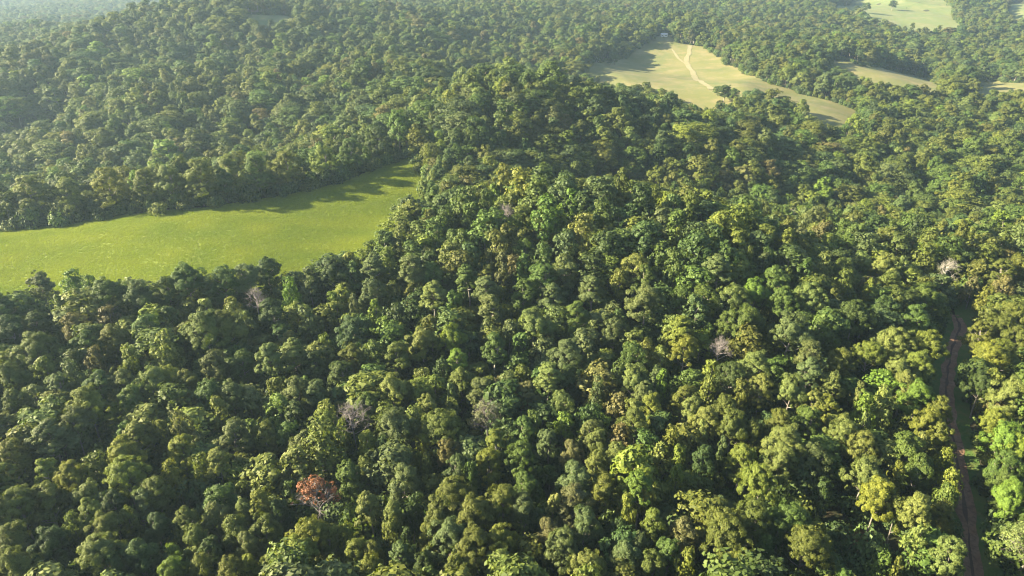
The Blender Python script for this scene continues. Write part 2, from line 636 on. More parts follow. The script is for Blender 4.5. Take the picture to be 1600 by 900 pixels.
KINDS = [  # kind, crown radius, height, crown base as share of height
    ('round', 4.8, 18.0, .14), ('round', 4.4, 17.0, .12), ('broad', 5.6, 18.0, .20), ('broad', 6.0, 19.0, .22),
    ('tall', 3.6, 20.0, .18), ('tall', 3.2, 18.0, .22), ('loose', 4.6, 18.0, .16), ('round', 4.2, 16.0, .12),
    ('tall', 4.0, 21.0, .20), ('loose', 4.2, 19.0, .18), ('grand', 8.0, 20.0, .16), ('grand', 7.4, 19.0, .18),
    ('round', 5.2, 16.0, .02), ('loose', 5.4, 16.5, .02)]
near_protos = []
for i, (kd, Rc, H, bf) in enumerate(KINDS):
    r = np.random.default_rng(100 + i)
    V, F, v, lobes, cl = crown_arrays(r, Rc, H, H * bf, kd, {'broad': 36000, 'grand': 62000}.get(kd, 24000), .31)
    crown = mesh_np('crown', V, F, [M_leaf], {'v': v})
    tV, tF = trunk_arrays(r, H, H * bf, lobes)
    trunk = mesh_np('trunk', tV, tF, [M_pale if i in (5,) else M_bark], smooth=True)
    near_protos.append((crown, trunk, Rc, H, kd))


def far_proto(i, kd, Rc, H, bf, nleaf, ls, mat, seed):
    r = np.random.default_rng(seed)
    V, F, v, lobes, cl = crown_arrays(r, Rc, H, H * bf, kd, nleaf, ls)
    tV, tF = trunk_arrays(r, H, H * bf, lobes[:4], seg=5)
    VV, FF = join_arrays([(V, F), (tV, tF)])
    mi = np.r_[np.zeros(len(F), int), np.ones(len(tF), int)]
    vv = np.r_[v, np.zeros(len(tF))]
    me = mesh_np('forest_tree_shape', VV, FF, [mat, M_bark], {'v': vv}, mi)
    return bpy.data.objects.new('forest_tree_shape', me)


def scatter_object(name, pts, scl, rot, tint, idx, protos):
    """one mesh of points; geometry nodes stand a shape on each point"""
    me = bpy.data.meshes.new(name)
    me.vertices.add(len(pts))
    me.vertices.foreach_set('co', np.asarray(pts, np.float32).ravel())
    a = me.attributes.new('scl', 'FLOAT_VECTOR', 'POINT'); a.data.foreach_set('vector', np.asarray(scl, np.float32).ravel())
    a = me.attributes.new('rot', 'FLOAT_VECTOR', 'POINT'); a.data.foreach_set('vector', np.asarray(rot, np.float32).ravel())
    a = me.attributes.new('tint', 'FLOAT_COLOR', 'POINT')
    a.data.foreach_set('color', np.column_stack([tint, np.ones(len(tint))]).astype(np.float32).ravel())
    a = me.attributes.new('idx', 'INT', 'POINT'); a.data.foreach_set('value', np.asarray(idx, np.int32))
    o = link(name, me)
    ng = bpy.data.node_groups.new(name + '_scatter', 'GeometryNodeTree')
    ng.interface.new_socket('Geometry', in_out='INPUT', socket_type='NodeSocketGeometry')
    ng.interface.new_socket('Geometry', in_out='OUTPUT', socket_type='NodeSocketGeometry')
    N = ng.nodes.new; L = ng.links.new
    gi, go = N('NodeGroupInput'), N('NodeGroupOutput')
    jn = N('GeometryNodeJoinGeometry')
    for p in protos:
        oi = N('GeometryNodeObjectInfo'); oi.inputs['Object'].default_value = p
        oi.inputs['As Instance'].default_value = False
        g2 = N('GeometryNodeGeometryToInstance')
        L(oi.outputs['Geometry'], g2.inputs[0]); L(g2.outputs[0], jn.inputs[0])
    iop = N('GeometryNodeInstanceOnPoints')
    L(gi.outputs[0], iop.inputs['Points']); L(jn.outputs[0], iop.inputs['Instance'])
    iop.inputs['Pick Instance'].default_value = True

    def attr(nm, typ):
        nd = N('GeometryNodeInputNamedAttribute'); nd.data_type = typ; nd.inputs['Name'].default_value = nm
        return nd.outputs['Attribute']
    L(attr('idx', 'INT'), iop.inputs['Instance Index'])
    e2r = N('FunctionNodeEulerToRotation'); L(attr('rot', 'FLOAT_VECTOR'), e2r.inputs[0]); L(e2r.outputs[0], iop.inputs['Rotation'])
    L(attr('scl', 'FLOAT_VECTOR'), iop.inputs['Scale'])
    L(iop.outputs[0], go.inputs[0])
    md = o.modifiers.new('scatter', 'NODES'); md.node_group = ng
    return o


# ------------------------------------------------------------------ tree positions
# trees read off the photo: crown centre, crown radius (photo pixels), tint, shape
TINTS = {  # base colours of the foliage
    'g': (.060, .095, .020), 'o': (.080, .100, .020), 'y': (.112, .137, .022), 'b': (.054, .086, .028), 'l': (.094, .143, .020),
    'd': (.040, .065, .017), 's': (.080, .106, .036), 'w': (.098, .096, .034), 'k': (.113, .142, .038)}
TNAME = {'g': 'mid green', 'o': 'olive green', 'y': 'yellow green', 'b': 'cool green', 'l': 'lime green', 'd': 'dark green',
         's': 'grey green', 'w': 'brownish green', 'k': 'pale green'}
ANN = []
#ANN_BEGIN
ANN_T = """1142,853,33.3,ob 622,672,31.9,sb 742,806,31.9,ob 1125,822,31.9,ob 83,686,30.6,sl 22,850,30.6,ob 689,669,30.6,ob 747,858,30.6,ob 1253,856,30.6,ob
322,514,30.6,ob 1233,519,30.6,sb 33,789,29.2,ob 156,861,29.2,kb 28,889,29.2,ob 478,844,29.2,yb 469,869,29.2,yb 694,806,29.2,ob 700,844,29.2,sb
1158,792,29.2,kb 1183,814,29.2,ob 1225,694,29.2,kb 139,633,29.2,yb 833,511,29.2,kb 197,742,27.8,yb 81,856,27.8,db 711,772,27.8,ob 783,794,27.8,ob
356,511,27.8,ob 58,547,27.8,ob 1008,469,27.8,sb 1581,617,27.8,kb 117,667,26.4,sb 358,681,26.4,sl 75,783,26.4,ol 906,747,26.4,sl 894,786,26.4,wl
875,867,26.4,sb 911,888,26.4,kb 1133,769,26.4,sb 1347,742,26.4,kb 1372,775,26.4,yb 1422,703,26.4,gr 1228,811,26.4,gb 1564,692,26.4,lb 167,456,26.4,gb
14,481,26.4,db 614,611,26.4,kb 892,553,26.4,sb 17,714,25.0,or 219,867,25.0,dr 628,750,25.0,sl 786,844,25.0,yb 911,822,25.0,sl 1189,756,25.0,yb
1219,725,25.0,kb 1581,781,25.0,lb 294,436,25.0,gb 553,519,25.0,bb 1164,503,25.0,gb 989,594,25.0,kb 1333,492,25.0,db 1406,539,25.0,kb 1544,556,25.0,yb
192,708,23.6,yl 119,747,23.6,yb 144,778,23.6,or 244,769,23.6,or 339,778,23.6,gr 169,825,23.6,ob 783,889,23.6,kr 817,717,23.6,gb 994,664,23.6,ob
1144,667,23.6,ob 819,794,23.6,sl 1267,719,23.6,sr 1317,686,23.6,kb 1350,700,23.6,kb 1236,781,23.6,gb 217,467,23.6,db 353,436,23.6,gr 236,600,23.6,kb
328,617,23.6,gr 19,517,23.6,dr 753,614,23.6,sl 850,433,23.6,gr 1142,469,23.6,kb 1178,572,23.6,kb 1272,467,23.6,kb 1447,539,23.6,yb 1436,622,23.6,lb
1236,611,23.6,kb 1583,492,23.6,ob 331,808,22.2,sr 369,828,22.2,or 358,896,22.2,or 708,731,22.2,br 508,847,22.2,or 414,833,22.2,or 433,883,22.2,or
714,889,22.2,or 1103,657,22.2,kb 944,764,22.2,ol 1064,836,22.2,wr 978,875,22.2,sr 1158,883,22.2,yb 1432,800,22.2,kt 1481,869,22.2,kl 1589,708,22.2,lb
1542,728,22.2,gr 386,431,22.2,sl 14,594,22.2,ob 522,428,22.2,db 428,489,22.2,dr 661,536,22.2,kb 903,492,22.2,gl 1100,464,22.2,gr 1142,589,22.2,dr
1381,417,22.2,kb 1381,483,22.2,dr 1283,519,22.2,gr 1444,464,22.2,gb 1431,500,22.2,gb 217,683,20.8,kl 281,706,20.8,yl 267,892,20.8,lr 508,661,20.8,yr
475,697,20.8,sl 764,725,20.8,yl 547,744,20.8,gr 556,869,20.8,yr 586,893,20.8,yr 628,875,20.8,bl 817,672,20.8,gr 964,711,20.8,kr 817,761,20.8,gl
858,836,20.8,wl 1000,767,20.8,lt 1044,778,20.8,br 1044,867,20.8,gr 1019,883,20.8,or 1217,664,20.8,or 1264,658,20.8,gr 1450,661,20.8,yb
1472,806,20.8,or 1561,664,20.8,yb 1436,731,20.8,gr 231,511,20.8,gr 133,539,20.8,gr 178,528,20.8,or 156,600,20.8,br 189,600,20.8,sr 267,594,20.8,yr
294,597,20.8,or 331,569,20.8,sr 206,625,20.8,gr 361,617,20.8,sb 417,422,20.8,dr 642,422,20.8,st 678,467,20.8,kt 619,556,20.8,ol 708,531,20.8,lb
417,561,20.8,kt 456,556,20.8,kt 492,569,20.8,dr 464,611,20.8,sr 656,614,20.8,yr 533,586,20.8,dr 817,456,20.8,gr 883,417,20.8,sr 925,453,20.8,sl
992,417,20.8,kr 1122,425,20.8,st 1183,458,20.8,lb 1069,550,20.8,yb 992,556,20.8,gr 858,592,20.8,kt 889,592,20.8,dr 822,617,20.8,wl 1067,622,20.8,ol
1133,639,20.8,or 1208,436,20.8,gr 1225,469,20.8,gb 1319,422,20.8,or 1389,444,20.8,or 1422,475,20.8,db 1267,556,20.8,st 1311,564,20.8,or
1356,556,20.8,yb 1433,572,20.8,yb 1561,511,20.8,ob 1572,556,20.8,yb 1586,528,20.8,or 1561,422,20.8,or 1589,414,20.8,or 172,794,19.4,dr 228,789,19.4,sl
306,842,19.4,or 389,850,19.4,sl 181,886,19.4,gr 311,892,19.4,or 328,861,19.4,dr 242,825,19.4,dl 414,681,19.4,or 578,794,19.4,kt 922,672,19.4,sl
1158,714,19.4,yr 261,450,19.4,gr 22,631,19.4,or 581,453,19.4,sr 764,453,19.4,st 494,614,19.4,sr 864,464,19.4,sl 1006,433,19.4,gr 958,517,19.4,sr
1067,517,19.4,yt 881,631,19.4,kr 1081,639,19.4,kr 1022,639,19.4,yb 1400,578,19.4,kr 1528,522,19.4,or 1517,600,19.4,db 344,725,18.1,kt 136,808,18.1,yt
447,681,18.1,gr 772,700,18.1,yt 581,867,18.1,or 933,725,18.1,kr 1097,717,18.1,dr 1311,667,18.1,kr 1472,681,18.1,or 1217,836,18.1,gr 1553,753,18.1,gr
64,444,18.1,sr 119,506,18.1,wr 56,508,18.1,dr 89,606,18.1,sr 381,567,18.1,gr 583,419,18.1,st 672,428,18.1,gr 733,436,18.1,gt 767,483,18.1,st
772,544,18.1,gt 550,558,18.1,or 714,564,18.1,lr 667,639,18.1,kr 719,594,18.1,or 572,636,18.1,gr 1067,467,18.1,gr 1133,503,18.1,gr 1006,619,18.1,sb
1189,606,18.1,kr 1350,411,18.1,kr 1264,581,18.1,st 1414,600,18.1,kr 1300,600,18.1,kr 1267,631,18.1,kr 1292,639,18.1,yr 1467,639,18.1,or 75,742,16.7,yt
294,814,16.7,ot 389,800,16.7,kr 386,886,16.7,yr 581,696,16.7,yt 611,800,16.7,kt 572,733,16.7,or 408,792,16.7,yt 442,797,16.7,dr 525,893,16.7,yr
667,839,16.7,ol 664,886,16.7,dr 700,703,16.7,wr 858,689,16.7,sr 897,706,16.7,wl 933,689,16.7,kr 1175,675,16.7,or 817,889,16.7,sr 1022,819,16.7,yt
1003,856,16.7,sr 1192,861,16.7,gr 967,831,16.7,dr 1381,708,16.7,kr 1406,744,16.7,yr 1436,833,16.7,kt 1478,781,16.7,or 1211,886,16.7,or
1403,800,16.7,or 1378,883,16.7,gr 1283,761,16.7,dr 169,486,16.7,wr 258,556,16.7,kt 389,622,16.7,sr 583,486,16.7,lr 786,414,16.7,st 625,494,16.7,dl
508,644,16.7,yr 817,417,16.7,gr 814,536,16.7,gr 967,578,16.7,gr 994,642,16.7,kr 1256,422,16.7,gr 1214,589,16.7,gr 1378,639,16.7,kr 1547,497,16.7,or
1528,578,16.7,dr 1450,408,16.7,or 289,671,15.3,wt 206,811,15.3,or 656,697,15.3,yr 667,733,15.3,or 614,831,15.3,or 642,806,15.3,dr 639,847,15.3,dr
886,661,15.3,lr 1094,678,15.3,kr 1069,896,15.3,yr 1278,836,15.3,yr 117,450,15.3,gl 94,481,15.3,sl 264,494,15.3,gr 319,478,15.3,kr 361,475,15.3,yr
67,578,15.3,yr 56,619,15.3,sr 344,642,15.3,kt 481,425,15.3,st 486,447,15.3,sl 483,497,15.3,st 611,417,15.3,or 706,475,15.3,gt 431,636,15.3,kr
703,619,15.3,sr 708,636,15.3,kr 850,542,15.3,sr 967,439,15.3,or 1053,422,15.3,gt 1033,600,15.3,lt 1108,611,15.3,ol 967,633,15.3,wr 1286,422,15.3,kr
1319,450,15.3,or 1411,417,15.3,kr 1450,586,15.3,gr 1344,619,15.3,kr 1350,642,15.3,lr 1547,594,15.3,yr 1528,422,15.3,or 1569,450,15.3,wr
392,667,13.9,kr 278,750,13.9,yr 317,742,13.9,or 450,761,13.9,gr 539,839,13.9,yr 600,717,13.9,dr 833,667,13.9,gt 967,683,13.9,wt 1044,694,13.9,yl
1128,706,13.9,sr 858,797,13.9,kt 1008,786,13.9,yl 1347,664,13.9,kr 1406,892,13.9,or 142,456,13.9,gr 203,569,13.9,yr 122,594,13.9,sr 614,447,13.9,or
639,461,13.9,ol 506,533,13.9,yr 586,550,13.9,gt 425,608,13.9,or 797,597,13.9,sr 794,519,13.9,st 894,519,13.9,gr 1114,572,13.9,yr 558,481,13.3,st
761,514,13.3,sr 1356,453,13.3,yr 1542,456,13.3,yr 253,672,12.5,yt 311,692,12.5,sr 122,828,12.5,kr 267,869,12.5,lr 1031,708,12.5,kr 1061,714,12.5,yr
978,789,12.5,kl 1053,747,12.5,yr 1439,694,12.5,kr 150,572,12.5,wr 281,553,12.5,or 103,578,12.5,sr 453,464,12.5,lt 519,467,12.5,lr 536,461,12.5,yr
622,522,12.5,yl 1044,525,12.5,or 1011,544,12.5,or 1036,556,12.5,kr 817,586,12.5,or 1522,442,12.5,wr 1486,747,11.7,yt 536,686,11.1,yr 658,717,11.1,yr
736,744,11.1,gt 844,761,11.1,gt 986,814,11.1,yt 228,567,11.1,wr 1475,717,10.6,yt 600,522,10.6,lr 1158,619,10.6,or 931,617,10.6,st 689,578,9.7,dt"""
for w_ in ANN_T.split():
    a_ = w_.split(',')
    ANN.append((float(a_[0]), float(a_[1]), float(a_[2]), a_[3][0], a_[3][1]))
ANN[:0] = [(u_, v_, r_, t_, k_) for u_, v_, r_, t_, k_ in (    # the row of trees behind the meadow
    (48, 308, 27, 'k', 'e'), (108, 303, 21, 'k', 'e'), (172, 304, 25, 'y', 'e'), (228, 282, 19, 'o', 'e'), (262, 276, 21, 'k', 'e'),
    (312, 290, 24, 'o', 'e'), (356, 258, 22, 'k', 'e'), (402, 274, 22, 'g', 'e'), (450, 258, 20, 'o', 'e'), (505, 252, 20, 'y', 'e'),
    (548, 240, 18, 'g', 'e'), (590, 222, 18, 'd', 'e'))]
#ANN_END
trees = []  # x, y, R, H, tint code, shape, special


def solve_tree(u, v, rpx, shape, hfac=.70, H=None):
    dx, dy, dz = ray(u, v)
    Y = np.arange(55.0, 420.0, .5)
    X = dx / dy * Y; Z = CAMZ + dz / dy * Y
    g = height(X, Y)
    t = Y / dy
    Rr = 1.28 * rpx * t / FPX
    Hh = np.clip(9.0 + 1.45 * Rr, 10, 21) if H is None else np.full(len(Y), H)
    if shape == 't' and H is None:
        Hh = Hh * 1.15
    c = Z - g - hfac * Hh
    i = np.argmax(c < 0) if (c < 0).any() else len(Y) - 1
    return X[i], Y[i], Rr[i], Hh[i]


N_IND = 292
extra = []
for a in ANN:
    u, v, rp, tc, sh = a[:5]
    if abs(u - 1336) < 26 + .6 * rp and abs(v - 846) < 16 + .6 * rp:
        continue      # the sunlit gap stays open
    x, y, Rr, Hh = solve_tree(u, v, rp, sh)
    while sh == 'e' and inside([x, x, x + 3], [y, y - Rr * .45, y], meadow_poly).any():
        x *= 1 + .8 / y; y += .8
    (trees if len(trees) < N_IND else extra).append([x, y, Rr, Hh, tc, sh, None])

SPECIAL = [  # u, v, radius px, kind
    (495, 775, 27, 'dying'), (552, 655, 30, 'bare'), (760, 655, 26, 'halfbare'), (1482, 424, 17, 'barepale'), (400, 468, 16, 'bare'),
    (1125, 548, 18, 'bare'), (1568, 850, 44, 'palelimbs'), (790, 335, 14, 'bare'), (1237, 340, 13, 'bare')]
for u, v, rp, kd in SPECIAL:
    x, y, Rr, Hh = solve_tree(u, v, rp, 'r')
    trees.append([x, y, Rr, Hh, 'w', 'r', kd])


def in_clear(x, y):
    m = np.zeros(x.shape, bool)
    for p in clear_polys:
        m |= inside(x, y, p)
    return m


def road_dist(x, y):
    return np.sqrt(np.min((np.asarray(x)[:, None] - road_d[None, :, 0]) ** 2 + (np.asarray(y)[:, None] - road_d[None, :, 1]) ** 2, axis=1))


def jgrid(x0, x1, y0, y1, s, r):
    xs = np.arange(x0, x1, s); ys = np.arange(y0, y1, s * .866)
    X, Y = np.meshgrid(xs, ys)
    X = X + (np.arange(len(ys)) % 2)[:, None] * s / 2
    X = X + r.uniform(-.36, .36, X.shape) * s
    Y = Y + r.uniform(-.36, .36, Y.shape) * s
    return X.ravel(), Y.ravel()


def wedge(x, y, m=70):
    return (y > -60) & (np.abs(x) < .80 * np.maximum(y, 0) + m + .02 * np.maximum(y, 0))


X0, Y0 = jgrid(-420, 420, -40, 330, 6.5, rng)
X1, Y1 = jgrid(-660, 660, 330, 700, 8.3, rng)
X2, Y2 = jgrid(-1250, 1250, 700, 1300, 9.4, rng)
X3, Y3 = jgrid(-2200, 2200, 1300, 2500, 11.5, rng)
X = np.r_[X0, X1, X2, X3]; Y = np.r_[Y0, Y1, Y2, Y3]
k = wedge(X, Y)
X, Y = X[k], Y[k]
k = ~in_clear(X, Y) & (rng.random(len(X)) > .05)
X, Y = X[k], Y[k]
nearm = Y < 320
rd = np.full(len(X), 99.0)
rd[nearm] = road_dist(X[nearm], Y[nearm])
k = rd > 6.5
# keep the sunlit gap open
gx, gy = ground_at(1335, 848)
k &= ~((Y - gy < 7) & (Y - gy > -16) & (X < gx + 9) & (X > gx - 10))
k &= ~((np.abs(Y - gy) < 4) & (X < gx) & (X > gx - 30))
X, Y = X[k], Y[k]
RR = np.clip(rng.lognormal(math.log(4.8), .27, len(X)), 2.4, 8.2)
RR[Y < 330] = np.minimum(RR[Y < 330], 6.4)
RR[Y > 330] *= 1.2
RR[Y > 700] *= 1.08
RR[Y > 1300] *= 1.15
HH = np.clip(8.0 + 1.45 * RR + rng.normal(size=len(X)) * 2.0, 7, 22)
# drop the ones standing in an annotated tree
if trees:
    T = np.array([[t[0], t[1], t[2]] for t in trees + extra])
    m = Y < 420
    d = np.sqrt((X[m][:, None] - T[None, :, 0]) ** 2 + (Y[m][:, None] - T[None, :, 1]) ** 2)
    bad = (d < .53 * (T[None, :, 2] + RR[m][:, None] * .8)).any(1)
    hm = HH[m]; hm[(d.min(1) < 9)] *= .80; HH[m] = hm
    kk = np.ones(len(X), bool); kk[np.nonzero(m)[0][bad]] = False
    X, Y, RR, HH = X[kk], Y[kk], RR[kk], HH[kk]
Z = height(X, Y)


def tint_for(x, y, n, r):
    """base colour of a tree: species mixed in patches, sunlit look of the right side tinted in"""
    a = vnoise(x / 38, y / 38, 11); b = vnoise(x / 14 + 7, y / 14, 12); c = r.random(n)
    names = list('goybldswk')
    w = np.zeros((n, 9))
    w[:, 0] = .9; w[:, 1] = .6 + 1.0 * a; w[:, 2] = .05 + .5 * np.clip(b - .45, 0, 1) * 2; w[:, 3] = .8 * (1.1 - a)
    w[:, 4] = .04 + .12 * b; w[:, 5] = .35; w[:, 6] = .30; w[:, 7] = .05 + .10 * a; w[:, 8] = .06 + .08 * b
    side = np.clip(x / np.maximum(y, 40) / .75, -1, 1)
    w[:, 2] *= 1 + 1.2 * np.clip(side, 0, 1); w[:, 1] *= 1 + .5 * np.abs(side); w[:, 3] *= 1 - .5 * np.abs(side)  # sunlit warmth towards the right put into the leaf colours
    w /= w.sum(1)[:, None]
    cw = np.cumsum(w, 1)
    return (c[:, None] > cw).sum(1).clip(0, 8), names


ti, names = tint_for(X, Y, len(X), rng)
# split near individuals / far wood
pu = 800 + FPX * X / (Y * cp - (Z + .7 * HH - CAMZ) * sp)
dep = Y * cp - (Z + .7 * HH - CAMZ) * sp
pv = 450 - FPX * (Y * sp + (Z + .7 * HH - CAMZ) * cp) / dep
rpx = RR * FPX / dep
seen = (dep > 10) & (pu > -20) & (pu < 1620) & (pv < 930) & (pv > -50)
need = max(0, N_IND - len(ANN))
score = np.where(seen, rpx * (1 - .0 * RR), -1)
order = np.argsort(-score)
ind = np.zeros(len(X), bool)
ind[order[:need]] = True
for i in np.nonzero(ind)[0]:
    hh = HH[i]
    sh = random.choice('rrblt' if RR[i] > 4 else 'rtl')
    trees.append([X[i], Y[i], RR[i], hh, names[ti[i]], sh, None])

for t in trees + extra:      # keep the trunks off the road
    if t[1] < 190:
        dd_ = float(road_dist([t[0]], [t[1]])[0])
        lack = .62 * t[2] + 2.4 - dd_
        if lack > 0:
            rx = road_d[np.argmin(np.abs(road_d[:, 1] - t[1])), 0]
            t[0] += lack * (1 if t[0] > rx else -1)
for t in trees:
    if abs(t[1] - gy) < 4.5 and gx - 40 < t[0] < gx:
        t[3] *= .55; t[2] = min(t[2], 4)
# ------------------------------------------------------------------ individual trees
SHAPE = {'r': [0, 1, 7], 'b': [2, 3], 't': [4, 5, 8], 'l': [6, 9], 'e': [12, 13]}
SHN = {'r': 'round', 'b': 'broad', 't': 'tall narrow', 'l': 'loose', 'e': 'low-branched'}


def jitter(c, r, a=.14):
    k = r.uniform(1 - a, 1 + a)
    h = r.uniform(-.10, .10)
    return (c[0] * k * (1 + h), c[1] * k, c[2] * k * (1 - h))


def dead_tree(R0, H, seed, leaves_frac, leafcol, pale):
    r = np.random.default_rng(seed)
    V, F, v, lobes, cl = crown_arrays(r, R0, H, H * .4, 'loose', 6000, .36)
    tV, tF = trunk_arrays(r, H, H * .4, lobes, .26, 6, 9)
    trunk = mesh_np('trunk', tV, tF, [M_pale if pale else M_dead], smooth=True)
    crown = None
    if leaves_frac > 0:
        Fc = V.reshape(-1, 4, 3).mean(1)
        if leafcol == 'dying':
            keep = ((Fc[:, 2] > H * .62) | (Fc[:, 0] > R0 * .25)) & (vnoise(Fc[:, 0] * .8, Fc[:, 1] * .8 + Fc[:, 2] * .6, 5) > .36)
        else:
            keep = vnoise(Fc[:, 0] * .8, Fc[:, 1] * .8 + Fc[:, 2] * .7, 5) > 1 - leaves_frac
        keep &= r.random(len(Fc)) < (.45 if leafcol == 'dying' else .8)
        V = V.reshape(-1, 4, 3)[keep].reshape(-1, 3)
        F = np.arange(len(V)).reshape(-1, 4)
        crown = mesh_np('crown', V, F, [M_leaf], {'v': v[keep]})
    return crown, trunk


def words_dir(dx, dy):
    a = math.degrees(math.atan2(-dy, dx)) % 360
    return ['right', 'above right', 'above', 'above left', 'left', 'below left', 'below', 'below right'][int((a + 22.5) // 45) % 8]


LAND = [((495, 770), 'the red dying tree'), ((552, 655), 'the grey bare tree'), ((1335, 848), 'the sunlit litter gap'),
        ((1500, 500), 'the road-end clearing'), ((1482, 424), 'the pale bare tree'),
        ((760, 655), 'the half bare grey tree'), ((1125, 548), 'the small bare treetop'), ((400, 468), 'the bare tree below the meadow'),
        ((595, 380), "the meadow's right corner"), ((1568, 850), 'the pale-limbed roadside tree')]
DEADLAB = {
    'dying': 'dying tree with red-brown leaves and bare grey lower branches', 'bare': '', 'halfbare': 'half bare grey-green tree with bare twigs showing on its underside',
    'barepale': 'pale bare tree standing left of the end of the dirt road', 'palelimbs': 'feathery pale green tree with pale limbs, right of the dirt road at the bottom'}
bare_labels = ['grey leafless tree sunk in the canopy, above the red dying tree', 'small bare purplish treetop just below the meadow',
               'small bare treetop among green crowns right of the centre', 'tiny bare greyish treetop right of the meadow, near its far end',
               'small bare greyish treetop on the near crest, far right of the meadow']
used = {}
recs = []
bi = 0
for t in trees:
    x, y, Rr, Hh, tc, sh, sp_ = t
    z = hz(x, y)
    u, v, dd = project((x, y, z + .7 * Hh))
    e = bpy.data.objects.new('broadleaf_tree', None)
    e.location = (x, y, z)
    e.empty_display_size = 1
    rz = random.uniform(0, 6.28)
    e.rotation_euler = (random.gauss(0, .035), random.gauss(0, .035), rz)
    col.objects.link(e)
    if sp_:
        e.rotation_euler = (0, 0, 0 if sp_ == 'dying' else rz)
        fr = {'dying': 1, 'bare': 0, 'halfbare': .42, 'barepale': 0, 'palelimbs': .9}[sp_]
        crown, trunk = dead_tree(Rr, Hh, int(abs(u) * 7 + v), fr, sp_, sp_ in ('barepale',))
        e.name = {'dying': 'dying_tree', 'palelimbs': 'broadleaf_tree', 'halfbare': 'broadleaf_tree'}.get(sp_, 'bare_tree')
        if crown:
            c = link('crown', crown, e)
            c.color = (*{'dying': (.17, .075, .042), 'halfbare': (.09, .10, .05), 'palelimbs': (.105, .135, .045)}[sp_], 1)
        link('trunk', trunk, e)
        lab = DEADLAB[sp_]
        if not lab:
            lab = bare_labels[bi]; bi += 1
        tag(e, lab, 'tree', 'bare and dying trees in the wood' if sp_ in ('bare', 'barepale', 'dying') else 'trees of the near forest')
        continue
    pi = random.choice(SHAPE[sh] if Rr < 6.6 or sh == 'e' else [10, 11])
    if Rr >= 6.6 and sh not in 'be':
        t[5] = sh = 'b'
    crown, trunk, Rp, Hp, kd = near_protos[pi]
    c = link('crown', crown, e)
    tr = link('trunk', trunk, e)
    s = (Rr / Rp, Rr / Rp, Hh / Hp)
    e.scale = s
    rr = np.random.default_rng(int(abs(x * 31 + y * 17)))
    c.color = (*jitter(TINTS[tc], rr), 1)
    recs.append((e, u, v, Rr, Hh, tc, sh))

bins = {}
for rec in recs:
    e, u, v = rec[:3]
    best = min(range(len(LAND)), key=lambda i: math.hypot(LAND[i][0][0] - u, (LAND[i][0][1] - v) * 1.3))
    (lu, lv), ln = LAND[best]
    bins.setdefault((best, words_dir(u - lu, v - lv)), []).append((math.hypot(u - lu, v - lv), rec))
ORD = ['nearest', 'second', 'third', 'fourth', 'fifth', 'sixth', 'seventh', 'eighth', 'ninth', 'tenth', 'eleventh', 'twelfth',
       'thirteenth', 'fourteenth', 'fifteenth', 'sixteenth', 'seventeenth', 'eighteenth', 'nineteenth', 'twentieth']
for (bi_, dr), lst in bins.items():
    ln = LAND[bi_][1]
    seenk = {}
    for d_, rec in sorted(lst, key=lambda q: q[0]):
        e, u, v, Rr, Hh, tc, sh = rec
        size = 'small' if Rr < 3.9 else ('large' if Rr > 5.6 else 'medium')
        key = f'{size} {TNAME[tc]} {SHN[sh]}'
        n = seenk.get(key, 0); seenk[key] = n + 1
        rel = {'left': 'left of', 'right': 'right of', 'above': 'above', 'below': 'below', 'above left': 'above left of',
               'above right': 'above right of', 'below left': 'below left of', 'below right': 'below right of'}[dr]
        base_ = f'{key} tree, {ORD[min(n, 19)]} {rel} {ln}' if n else f'{key} tree, nearest {rel} {ln}'
        tag(e, base_, 'tree', 'trees of the near forest')

# ------------------------------------------------------------------ the rest of the wood: one mass
FK = [('round', 5, 16, .06), ('round', 4.6, 15.5, .05), ('broad', 6, 17, .12), ('tall', 4, 18, .10), ('loose', 4.9, 16, .08), ('round', 5.2, 18, .12)]
hi_p = [far_proto(i, k_[0], k_[1], k_[2], k_[3], 24000, .33, M_far, 200 + i) for i, k_ in enumerate(FK)]
mid_p = [far_proto(i, k_[0], k_[1], k_[2], k_[3], 8000, .50, M_far, 300 + i) for i, k_ in enumerate(FK)]
far_p = [far_proto(i, k_[0], k_[1], k_[2], k_[3], 2600, .80, M_far, 400 + i) for i, k_ in enumerate(FK)]
rest = ~ind
x, y, z, rr_, hh_ = X[rest], Y[rest], Z[rest], RR[rest], HH[rest]
tir = ti[rest]
if extra:
    E = np.array([[t[0], t[1], t[2], t[3]] for t in extra])
    x = np.r_[x, E[:, 0]]; y = np.r_[y, E[:, 1]]; z = np.r_[z, height(E[:, 0], E[:, 1])]
    rr_ = np.r_[rr_, E[:, 2]]; hh_ = np.r_[hh_, E[:, 3]]
    tir = np.r_[tir, [names.index(t[4]) for t in extra]]
pid = rng.integers(0, 6, len(x))
PR = np.array([k_[1] for k_ in FK]); PH = np.array([k_[2] for k_ in FK])
T9 = np.array([TINTS[c] for c in names])
tint = T9[tir] * rng.uniform(.84, 1.16, (len(x), 1)) * (1 + rng.uniform(-.08, .08, (len(x), 3)))
scl = np.column_stack([rr_ / PR[pid], rr_ / PR[pid], hh_ / PH[pid]])
rot = np.column_stack([rng.normal(size=len(x)) * .04, rng.normal(size=len(x)) * .04, rng.uniform(0, 6.28, len(x))])
fidx = np.where(y > 520, pid + 12, np.where(y > 250, pid + 6, pid))
forest = scatter_object('forest', np.column_stack([x, y, z]), scl, rot, tint, fidx, (hi_p + mid_p + far_p))
tag(forest, 'dense green broadleaf wood covering the hills and valleys beyond', 'forest', None, 'stuff')
print('individuals', len(trees), 'forest', len(x))


